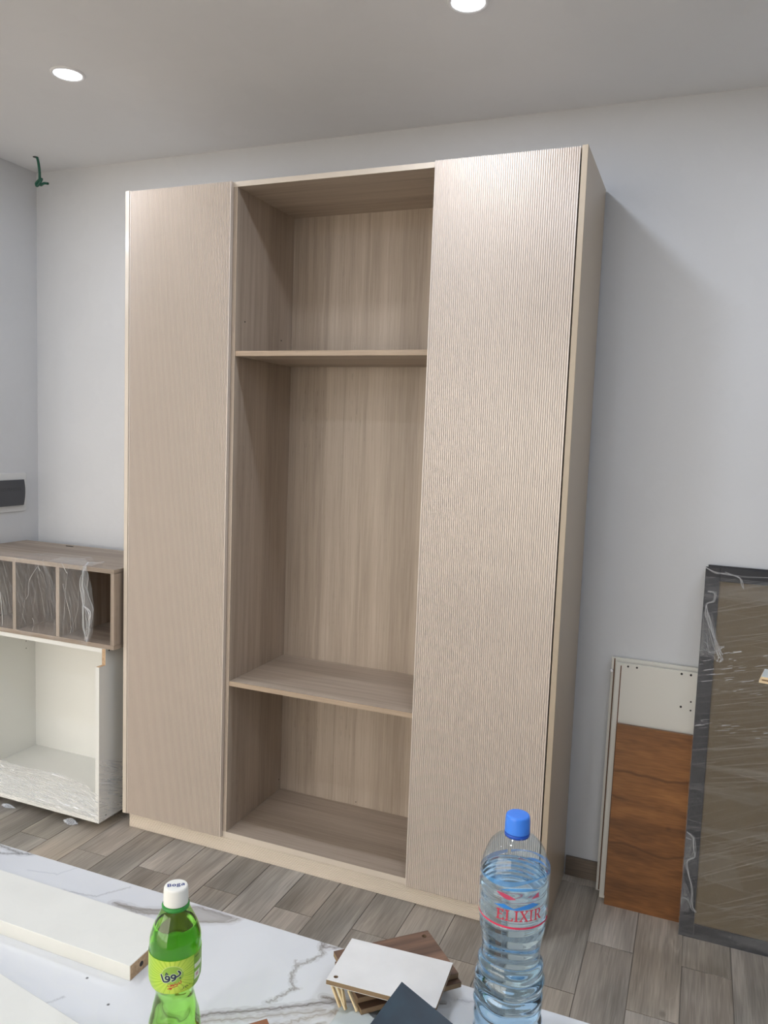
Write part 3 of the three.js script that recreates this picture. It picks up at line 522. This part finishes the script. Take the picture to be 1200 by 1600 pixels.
{
  const g = 'decor sample boards piled on the table';
  const wal = [['small grey-brown offcut at the very bottom of the sample pile', 1.7, 0.8082, 1.862, -0.76, 'walnutGrey', 0.11, 0.075], ['small walnut offcut second from the bottom of the sample pile', 1.7, 0.8165, 1.861, -0.8, 'walnutGrey', 0.11, 0.075], ['walnut sample board third from the bottom, its corner nearest the water bottle', 1.711, 0.8248, 1.863, -0.775, 'walnutGrey', 0.159, 0.107], ['dark walnut sample board on top of the other walnut ones, under the white sample', 1.704, 0.8331, 1.855, -0.8, 'walnut', 0.159, 0.107]];
  for (const [label, x, y, z, a, m, L, B] of wal) { const o = thing('sample_board', label, 'sample board', [x, y, z], g); o.rotation.y = Math.PI / 4 + (a + 0.785); splitSample(o, L, B, 0.008, M[m], M.mdf, [[L / 2 - 0.0115, -B / 2 + 0.0115, 0.004]]); }
  const w = thing('sample_board', 'white sample board with a corner hole, lying on top of the walnut ones', 'sample board', [1.71503729, 0.8522, 1.90088294], g);
  { const v = new THREE.Vector3(-0.057, 0.0789, -0.0017), a = v.length(); w.quaternion.setFromAxisAngle(v.normalize(), a); }
  splitSample(w, 0.159, 0.107, 0.0075, M.sampleWhite, M.mdf, [[-0.069, 0.043, 0.0034]]);
  // navy, tilted off the white one
  const nv = thing('sample_board', 'dark navy blue sample board tilted against the white one', 'sample board', [0, 0, 0], g);
  { const e1 = new THREE.Vector3(0.93, -0.133, 0.343).normalize(), e2 = new THREE.Vector3(-0.35, -0.498, 0.793); e2.addScaledVector(e1, -e2.dot(e1)).normalize(); const e3 = e1.clone(), up = new THREE.Vector3().crossVectors(e2, e1).normalize(); if (up.y < 0) up.negate();
    const m = new THREE.Matrix4().makeBasis(e1, up, new THREE.Vector3().crossVectors(e1, up)); nv.quaternion.setFromRotationMatrix(m);
    const L = 0.159, B = 0.08; nv.position.set(1.746, 0.872, 1.941).addScaledVector(e1, L / 2).addScaledVector(e2, B / 2); const [q] = sample(L, B, 0.006, M.navy, []); part('board_body', q, M.navy, nv); }
  const a = thing('sample_board', 'pale grey sample board lying flat, further left of the two', 'sample board', [1.657 + 0.05, 0.8082, 1.937 + 0.08], g); splitSample(a, 0.1, 0.159, 0.0075, M.sampleGrey, M.pine, []);
  const b = thing('sample_board', 'pale grey sample board lying askew on the other grey one, below the navy board', 'sample board', [0, 0.8166, 0], g);
  b.rotation.y = -0.49; { const q = new THREE.Vector3(0.03, 0, 0.08).applyAxisAngle(new THREE.Vector3(0, 1, 0), -0.49); b.position.x = 1.686 + q.x; b.position.z = 1.941 + q.z; }
  splitSample(b, 0.06, 0.16, 0.0075, M.sampleGrey, M.pine, []);
  const r = thing('sample_board', 'reddish brown sample corner at the bottom edge of the photo, on the marble', 'sample board', [1.573, 0.808, 2.008], g);
  r.rotation.y = -0.75; { const q = sample(0.107, 0.159, 0.0078, M.redBrown, [])[0]; q.translate(0.0535, 0, 0.0795); part('board_body', q, M.redBrown, r); }
  // pale sticks under the white sample
  const st = [[[1.6405, 0.8395, 1.944], [1.6585, 0.8125, 1.9505]], [[1.6495, 0.8395, 1.945], [1.6685, 0.813, 1.9525]], [[1.6585, 0.839, 1.946], [1.667, 0.8125, 1.951]], [[1.669, 0.8395, 1.947], [1.687, 0.8185, 1.955]]];
  const names = ['leftmost pale wood stick under the white sample board', 'second pale wood stick from the left under the white sample board', 'third pale wood stick from the left under the white sample board', 'rightmost pale wood stick under the white sample board'];
  st.forEach(([p, q], i) => { const A = new THREE.Vector3(...p), Bv = new THREE.Vector3(...q), L = A.distanceTo(Bv), gg = board(-0.0016, -L / 2, -0.003, 0.0016, L / 2, 0.003); gg.applyQuaternion(new THREE.Quaternion().setFromUnitVectors(new THREE.Vector3(0, 1, 0), A.clone().sub(Bv).normalize())); const m = A.add(Bv).multiplyScalar(0.5); gg.translate(m.x, m.y, m.z); single('wood_stick', names[i], 'wood stick', gg, M.pine, 'pale sticks in the sample pile'); });
}

// ---------------------------------------------------------------- bottles
function prof(pts) { return (y) => { if (y <= pts[0][0]) return pts[0][1]; for (let i = 1; i < pts.length; i++) if (y <= pts[i][0]) { const a = pts[Math.max(0, i - 2)], b = pts[i - 1], c = pts[i], d = pts[Math.min(pts.length - 1, i + 1)], t = (y - b[0]) / (c[0] - b[0]), h = c[0] - b[0]; const m0 = ((c[1] - a[1]) / (c[0] - a[0] || 1)) * h, m1 = ((d[1] - b[1]) / (d[0] - b[0] || 1)) * h, t2 = t * t, t3 = t2 * t; return b[1] * (2 * t3 - 3 * t2 + 1) + m0 * (t3 - 2 * t2 + t) + c[1] * (-2 * t3 + 3 * t2) + m1 * (t3 - t2); } return pts[pts.length - 1][1]; }; }
function turned(rf, y0, y1, nv, nu, closeB, closeT) {
  const rows = []; if (closeB) rows.push([y0, 0], [y0, 0.6], [y0, 0.94]); for (let j = 0; j <= nv; j++) rows.push([lerp(y0, y1, j / nv), 1]); if (closeT) rows.push([y1, 0.97], [y1, 0.5], [y1, 0]);
  const g = sheet(nu, rows.length - 1, (u, v) => { const [y, k] = rows[Math.round(v * (rows.length - 1))], th = -u * Math.PI * 2, r = Math.max(rf(y, th) * k, 1e-5); return [Math.cos(th) * r, y, Math.sin(th) * r]; }, true);
  return g;
}
function capGeo(r, h, ridges) {
  const pts = [[0, 1], [0.25, 1.0], [0.75, 0.985], [0.9, 0.95], [0.97, 0.9], [1, 0.82]];
  const g = sheet(ridges * 2, 9, (u, v) => { const rows = [[0, 0.94], [0, 1], [0.25, 1], [0.72, 0.985], [0.88, 0.965], [0.95, 0.93], [0.985, 0.88], [1, 0.8], [1, 0.4], [1, 0]]; const [y, k] = rows[Math.round(v * 9)], th = -u * Math.PI * 2, rid = y > 0.05 && y < 0.86 && k > 0.9 ? (Math.round(u * ridges * 2) % 2 ? 0.985 : 1) : 0.995; const R = Math.max(1e-5, r * k * rid); return [Math.cos(th) * R, y * h, Math.sin(th) * R]; }, true);
  return g;
}
{   // green soda bottle
  const c = thing('soda_bottle', 'green plastic soda bottle with a white cap and yellow-green label', 'bottle', [1.504, TY, 2.124]);
  const P = [[0.8, 0.024], [0.803, 0.0285], [0.812, 0.0322], [0.83, 0.0328], [0.845, 0.0327], [0.8613, 0.032], [0.8755, 0.0307], [0.8885, 0.0278], [0.9025, 0.0245], [0.9095, 0.0238], [0.9165, 0.0254], [0.9226, 0.0285], [0.9295, 0.0313], [0.937, 0.0322], [0.955, 0.0322], [0.9745, 0.0321], [0.984, 0.0316], [0.9905, 0.03], [0.997, 0.0278], [1.0037, 0.0247], [1.0106, 0.0215], [1.0174, 0.0183], [1.0215, 0.0158], [1.0255, 0.0142], [1.03, 0.0136]].map(([y, r]) => [y - TY, r]);
  const rf = prof(P), R = (y, th) => rf(y) + (y > 0.03 && y < 0.092 ? 0.0007 * Math.sin(th * 6 + y * 90) * smooth(0.03, 0.045, y) * smooth(0.092, 0.08, y) : 0);
  M.greenPet = phys({ color: new THREE.Color().setRGB(0.7, 0.98, 0.48), transmission: 1, thickness: 0, roughness: 0.06, ior: 1.5 });
  part('bottle_body', turned(R, 0, 0.229, 120, 72, true, false), M.greenPet, c);
  M.greenRing = phys({ color: hex('#2e8a34'), roughness: 0.2 });
  M.soda = phys({ color: 0xffffff, transmission: 1, thickness: 0.05, roughness: 0, ior: 1.33, attenuationColor: new THREE.Color().setRGB(0.6, 0.95, 0.3), attenuationDistance: 0.2 });
  part('soda', turned((y, th) => R(y, th) * 0.972, 0.003, 0.2, 90, 64, true, true), M.soda, c, 'fizzy liquid filling the bottle to the shoulder');
  part('neck_ring', new THREE.LatheGeometry([[0.0138, 0.2205], [0.017, 0.2215], [0.0172, 0.225], [0.0138, 0.226]].map((p) => new THREE.Vector2(...p)), 40), M.greenRing, c);
  M.capWhite = std({ color: hex('#eeede4'), roughness: 0.4 });
  const cap = capGeo(0.0154, 0.0222, 60); cap.translate(0, 0.2268, 0); const capMesh = part('cap', cap, M.capWhite, c);
  // print on the cap
  const capTex = canvasTex(256, 256, (x, w) => { x.clearRect(0, 0, w, w); x.translate(w / 2, w / 2 + 4); x.rotate(-0.3); x.font = 'bold 100px sans-serif'; x.textAlign = 'center'; x.textBaseline = 'middle'; x.fillStyle = '#22397f'; x.fillText('Boga', 0, -6); });
  const disc = new THREE.CircleGeometry(0.0122, 40); disc.rotateX(-Math.PI / 2); disc.rotateY(0.36); disc.translate(0, 0.24925, 0);
  part('cap_print', disc, std({ map: capTex, transparent: true, roughness: 0.4 }), capMesh, 'blue word Boga printed on the cap');
  // label
  const lab = canvasTex(1536, 384, (x, w, h) => {
    const gr = x.createLinearGradient(0, 0, w, 0); ['#b4da3c', '#dbe95c', '#a4d035', '#d2e650', '#b6da40', '#e0ec62', '#b4da3c'].forEach((k, i, a) => gr.addColorStop(i / (a.length - 1), k)); x.fillStyle = gr; x.fillRect(0, 0, w, h);
    x.globalAlpha = 0.5; for (let i = 0; i < 60; i++) { x.strokeStyle = i % 2 ? '#dbe96b' : '#7fb51f'; x.lineWidth = rr(2, 9); const a = i / 60 * 6.283; x.beginPath(); x.moveTo(w / 2 + Math.cos(a) * 70, h * 0.45 + Math.sin(a) * 50); x.lineTo(w / 2 + Math.cos(a) * 420, h * 0.45 + Math.sin(a) * 300); x.stroke(); } x.globalAlpha = 1;
    const cx = w / 2, cy = h * 0.42; x.fillStyle = 'rgba(150,190,70,0.9)'; x.beginPath(); x.arc(cx, cy - 6, 104, 0, 7); x.fill(); x.strokeStyle = '#cfe08a'; x.lineWidth = 7; x.beginPath(); x.arc(cx, cy - 6, 100, 3.4, 6.1); x.stroke();
    // the brand in Arabic letters, drawn as strokes
    x.save(); x.translate(cx, cy + 10); x.rotate(-0.22); x.lineCap = 'round'; x.lineJoin = 'round';
    const word = () => { x.beginPath(); x.moveTo(-98, -38); x.lineTo(-92, 26); x.quadraticCurveTo(-90, 46, -66, 42); x.moveTo(-28, 2); x.arc(-46, 2, 18, 0, 6.283); x.moveTo(-28, 4); x.quadraticCurveTo(-26, 40, -62, 44); x.moveTo(28, 0); x.arc(10, 0, 18, 0, 6.283); x.moveTo(28, 2); x.quadraticCurveTo(30, 40, -10, 44); x.moveTo(30, 14); x.quadraticCurveTo(70, 12, 76, -8); x.quadraticCurveTo(78, -24, 66, -40); x.stroke(); };
    x.strokeStyle = '#dfe9c8'; x.lineWidth = 27; word(); x.strokeStyle = '#1c2b46'; x.lineWidth = 17; word(); x.fillStyle = '#1c2b46'; for (const [px, py] of [[-54, -34], [-36, -38], [-45, -50], [64, 40]]) { x.beginPath(); x.arc(px, py, 8, 0, 7); x.fill(); } x.restore();
    // red word and its underline
    x.save(); x.translate(cx + 22, cy + 98); x.rotate(-0.24); x.strokeStyle = '#c8302c'; x.lineCap = 'round'; x.lineWidth = 7; x.beginPath(); x.moveTo(-66, 0); x.quadraticCurveTo(-62, 16, -44, 12); x.quadraticCurveTo(-34, 8, -34, -6); x.moveTo(-34, 12); x.arc(-20, 4, 9, 0, 6.283); x.moveTo(-6, 12); x.lineTo(4, -4); x.lineTo(10, 12); x.lineTo(22, 12); x.lineTo(24, -4); x.moveTo(24, 12); x.lineTo(40, 12); x.lineTo(42, -10); x.moveTo(42, 12); x.lineTo(58, 12); x.lineTo(60, -20); x.stroke(); x.fillStyle = '#c8302c'; for (const [px, py] of [[-52, -6], [-42, -8], [8, -16]]) { x.beginPath(); x.arc(px, py, 4, 0, 7); x.fill(); } x.lineWidth = 9; x.beginPath(); x.moveTo(-74, 34); x.lineTo(-20, 30); x.lineTo(20, 28); x.stroke(); x.beginPath(); x.moveTo(-70, 36); x.lineTo(-30, 34); x.lineTo(-44, 52); x.fill(); x.restore();
    x.strokeStyle = '#3a4a1c'; x.lineWidth = 6; x.lineCap = 'round'; x.save(); x.translate(cx + 128, h - 62); x.rotate(-0.2); x.beginPath(); x.moveTo(-22, -12); x.quadraticCurveTo(-18, 16, -42, 12); x.stroke(); x.beginPath(); x.arc(6, -2, 11, 0, 7); x.stroke(); x.fillStyle = '#3a4a1c'; x.beginPath(); x.arc(25, 6, 4, 0, 7); x.fill(); x.beginPath(); x.arc(42, -2, 4, 0, 7); x.fill(); x.restore();
    // small print block at the right
    x.fillStyle = '#86b52c'; x.fillRect(cx + 212, 0, 190, h); x.fillStyle = '#eef0da'; x.fillRect(cx + 220, 120, 120, 50); x.fillRect(cx + 220, 210, 84, 86); x.fillStyle = '#d7a7b0'; x.fillRect(cx + 238, 230, 40, 34); x.fillStyle = '#5b7a22'; x.fillRect(cx + 224, 30, 60, 14);
  });
  const lg = sheet(96, 6, (u, v) => { const th = -u * Math.PI * 2, y = lerp(0.1245, 0.169, v), r = rf(y) + 0.0005; return [Math.cos(th) * r, y, Math.sin(th) * r]; });
  const lm = part('label', lg, phys({ map: lab, roughness: 0.35, transmission: 0.12, thickness: 0, side: THREE.DoubleSide }), c, 'yellow-green label with navy and red Arabic lettering'); 
  lm.rotation.y = LABEL_TURN_G();
}
function LABEL_TURN_G() { return labelTurn(1.504, 2.124, -0.1); }
// label geometry puts the middle of the print at angle pi (towards -x); turn that towards the camera
function labelTurn(x, z, extra) { const a = Math.atan2(2.9043 - z, 2.0814 - x); return -(a - Math.PI) + extra; }
{   // water bottle
  const c = thing('water_bottle', 'clear plastic water bottle with a blue cap and red-lettered label', 'bottle', [1.888, TY, 1.912]);
  const P = [[0.8, 0.03], [0.804, 0.036], [0.814, 0.0432], [0.83, 0.0448], [0.857, 0.0445], [0.8985, 0.0453], [0.919, 0.0447], [0.929, 0.043], [0.9396, 0.0398], [0.95, 0.0388], [0.96, 0.0398], [0.97, 0.0414], [0.9805, 0.0434], [1.001, 0.0434], [1.0372, 0.0437], [1.055, 0.0439], [1.0613, 0.0438], [1.0715, 0.0422], [1.0812, 0.039], [1.091, 0.0345], [1.099, 0.027], [1.104, 0.0195], [1.1075, 0.0152], [1.112, 0.0138], [1.12, 0.0134]].map(([y, r]) => [y - TY, r]);
  const rf = prof(P);
  const R = (y, th) => rf(y) + 0.0013 * Math.sin(y * 300 + 0.5 * Math.sin(th * 2)) * smooth(0.012, 0.03, y) * smooth(0.15, 0.13, y) + 0.0011 * Math.sin(th * 5 + y * 70) * smooth(0.02, 0.05, y) * smooth(0.145, 0.11, y) + 0.0008 * Math.sin(y * 420 + th * 1.0) * smooth(0.175, 0.2, y) * smooth(0.265, 0.25, y) + 0.0014 * Math.exp(-Math.pow((y - 0.252 - 0.016 * Math.sin(th + 2.4)) / 0.004, 2)) + 0.001 * Math.exp(-Math.pow((y - 0.272 - 0.014 * Math.sin(th + 1.6)) / 0.003, 2));
  M.waterPet = phys({ color: new THREE.Color().setRGB(0.86, 0.94, 1.0), transmission: 1, thickness: 0, roughness: 0.04, ior: 1.5 });
  part('bottle_body', turned(R, 0, 0.318, 170, 84, true, false), M.waterPet, c);
  M.water = phys({ color: 0xffffff, transmission: 1, thickness: 0.09, roughness: 0, ior: 1.33, attenuationColor: new THREE.Color().setRGB(0.58, 0.83, 1.0), attenuationDistance: 0.17 });
  part('water', turned((y, th) => R(y, th) * 0.978, 0.003, 0.252, 130, 72, true, true), M.water, c, 'water filling the bottle to the shoulder');
  M.capBlue = std({ color: hex('#3f86ee'), roughness: 0.35 });
  M.capBlueDark = std({ color: hex('#1c50b4'), roughness: 0.4 });
  const cap = capGeo(0.0163, 0.0232, 70); cap.translate(0, 0.3095, 0); part('cap', cap, M.capBlue, c);
  part('tamper_ring', new THREE.LatheGeometry([[0.0135, 0.304], [0.0162, 0.3042], [0.0165, 0.3085], [0.0135, 0.309]].map((p) => new THREE.Vector2(...p)), 48), M.capBlueDark, c);
  const lab = canvasTex(2048, 640, (x, w, h) => {
    x.clearRect(0, 0, w, h);
    const cx = w / 2; x.fillStyle = 'rgba(226,233,240,0.16)'; x.fillRect(0, 0, w, h);
    x.fillStyle = 'rgba(56,140,214,0.42)'; x.beginPath(); x.moveTo(0, 0); x.lineTo(w, 0); for (let i = 40; i >= 0; i--) x.lineTo((w * i) / 40, 46 + 26 * Math.sin(i * 0.47)); x.fill();
    for (const o of [-760, 0, 760]) {          // emblem: blue mountains, red ridge
      x.fillStyle = 'rgba(38,128,212,0.9)'; x.beginPath(); x.moveTo(cx + o - 250, 330); x.lineTo(cx + o - 150, 300); x.lineTo(cx + o - 60, 352); x.lineTo(cx + o + 20, 318); x.lineTo(cx + o + 120, 286); x.lineTo(cx + o + 190, 330); x.lineTo(cx + o + 90, 358); x.lineTo(cx + o - 20, 372); x.lineTo(cx + o - 150, 360); x.fill();
      x.fillStyle = 'rgba(200,52,86,0.85)'; x.beginPath(); x.moveTo(cx + o - 230, 150); x.quadraticCurveTo(cx + o - 120, 150, cx + o - 40, 232); x.lineTo(cx + o - 110, 240); x.quadraticCurveTo(cx + o - 190, 210, cx + o - 230, 150); x.fill(); x.beginPath(); x.moveTo(cx + o + 180, 170); x.lineTo(cx + o + 190, 236); x.lineTo(cx + o + 100, 240); x.fill();
      x.fillStyle = 'rgba(64,150,220,0.7)'; x.beginPath(); x.moveTo(cx + o - 200, 120); x.quadraticCurveTo(cx + o, 40, cx + o + 190, 150); x.quadraticCurveTo(cx + o, 120, cx + o - 200, 120); x.fill();
    }
    x.font = '192px serif'; x.textAlign = 'center'; x.textBaseline = 'alphabetic'; x.fillStyle = '#c22f42';
    for (const o of [0]) { x.save(); x.translate(cx + o, 516); x.scale(0.72, 1); x.fillText('ELIXIR', 0, 0); x.lineWidth = 3; x.strokeStyle = '#c22f42'; x.strokeText('ELIXIR', 0, 0); x.restore(); }
    x.fillStyle = 'rgba(90,100,118,0.8)'; for (let o = 0, i = 0; i < 26; i++) x.fillRect(cx + o - 200 + i * 15.5, 540, i % 6 === 5 ? 2 : 9, 11);
    x.fillStyle = '#d22c4e'; x.fillRect(0, 592, w, 26); x.fillRect(cx + 330, 560, 40, 58);
  });
  const lg = sheet(110, 10, (u, v) => { const th = -(0.0075 + u * 0.985) * Math.PI * 2, y = lerp(0.1985, 0.262 + 0.006 * Math.sin(th - 0.6), v), r = rf(y) + 0.0021; return [Math.cos(th) * r, y, Math.sin(th) * r]; });
  const lm = part('label', lg, phys({ map: lab, transparent: true, roughness: 0.25, side: THREE.DoubleSide }), c, 'clear label with the red word ELIXIR and a red stripe'); lm.rotation.y = labelTurn(1.888, 1.912, 0.2);
}
renderer.render(scene, camera);
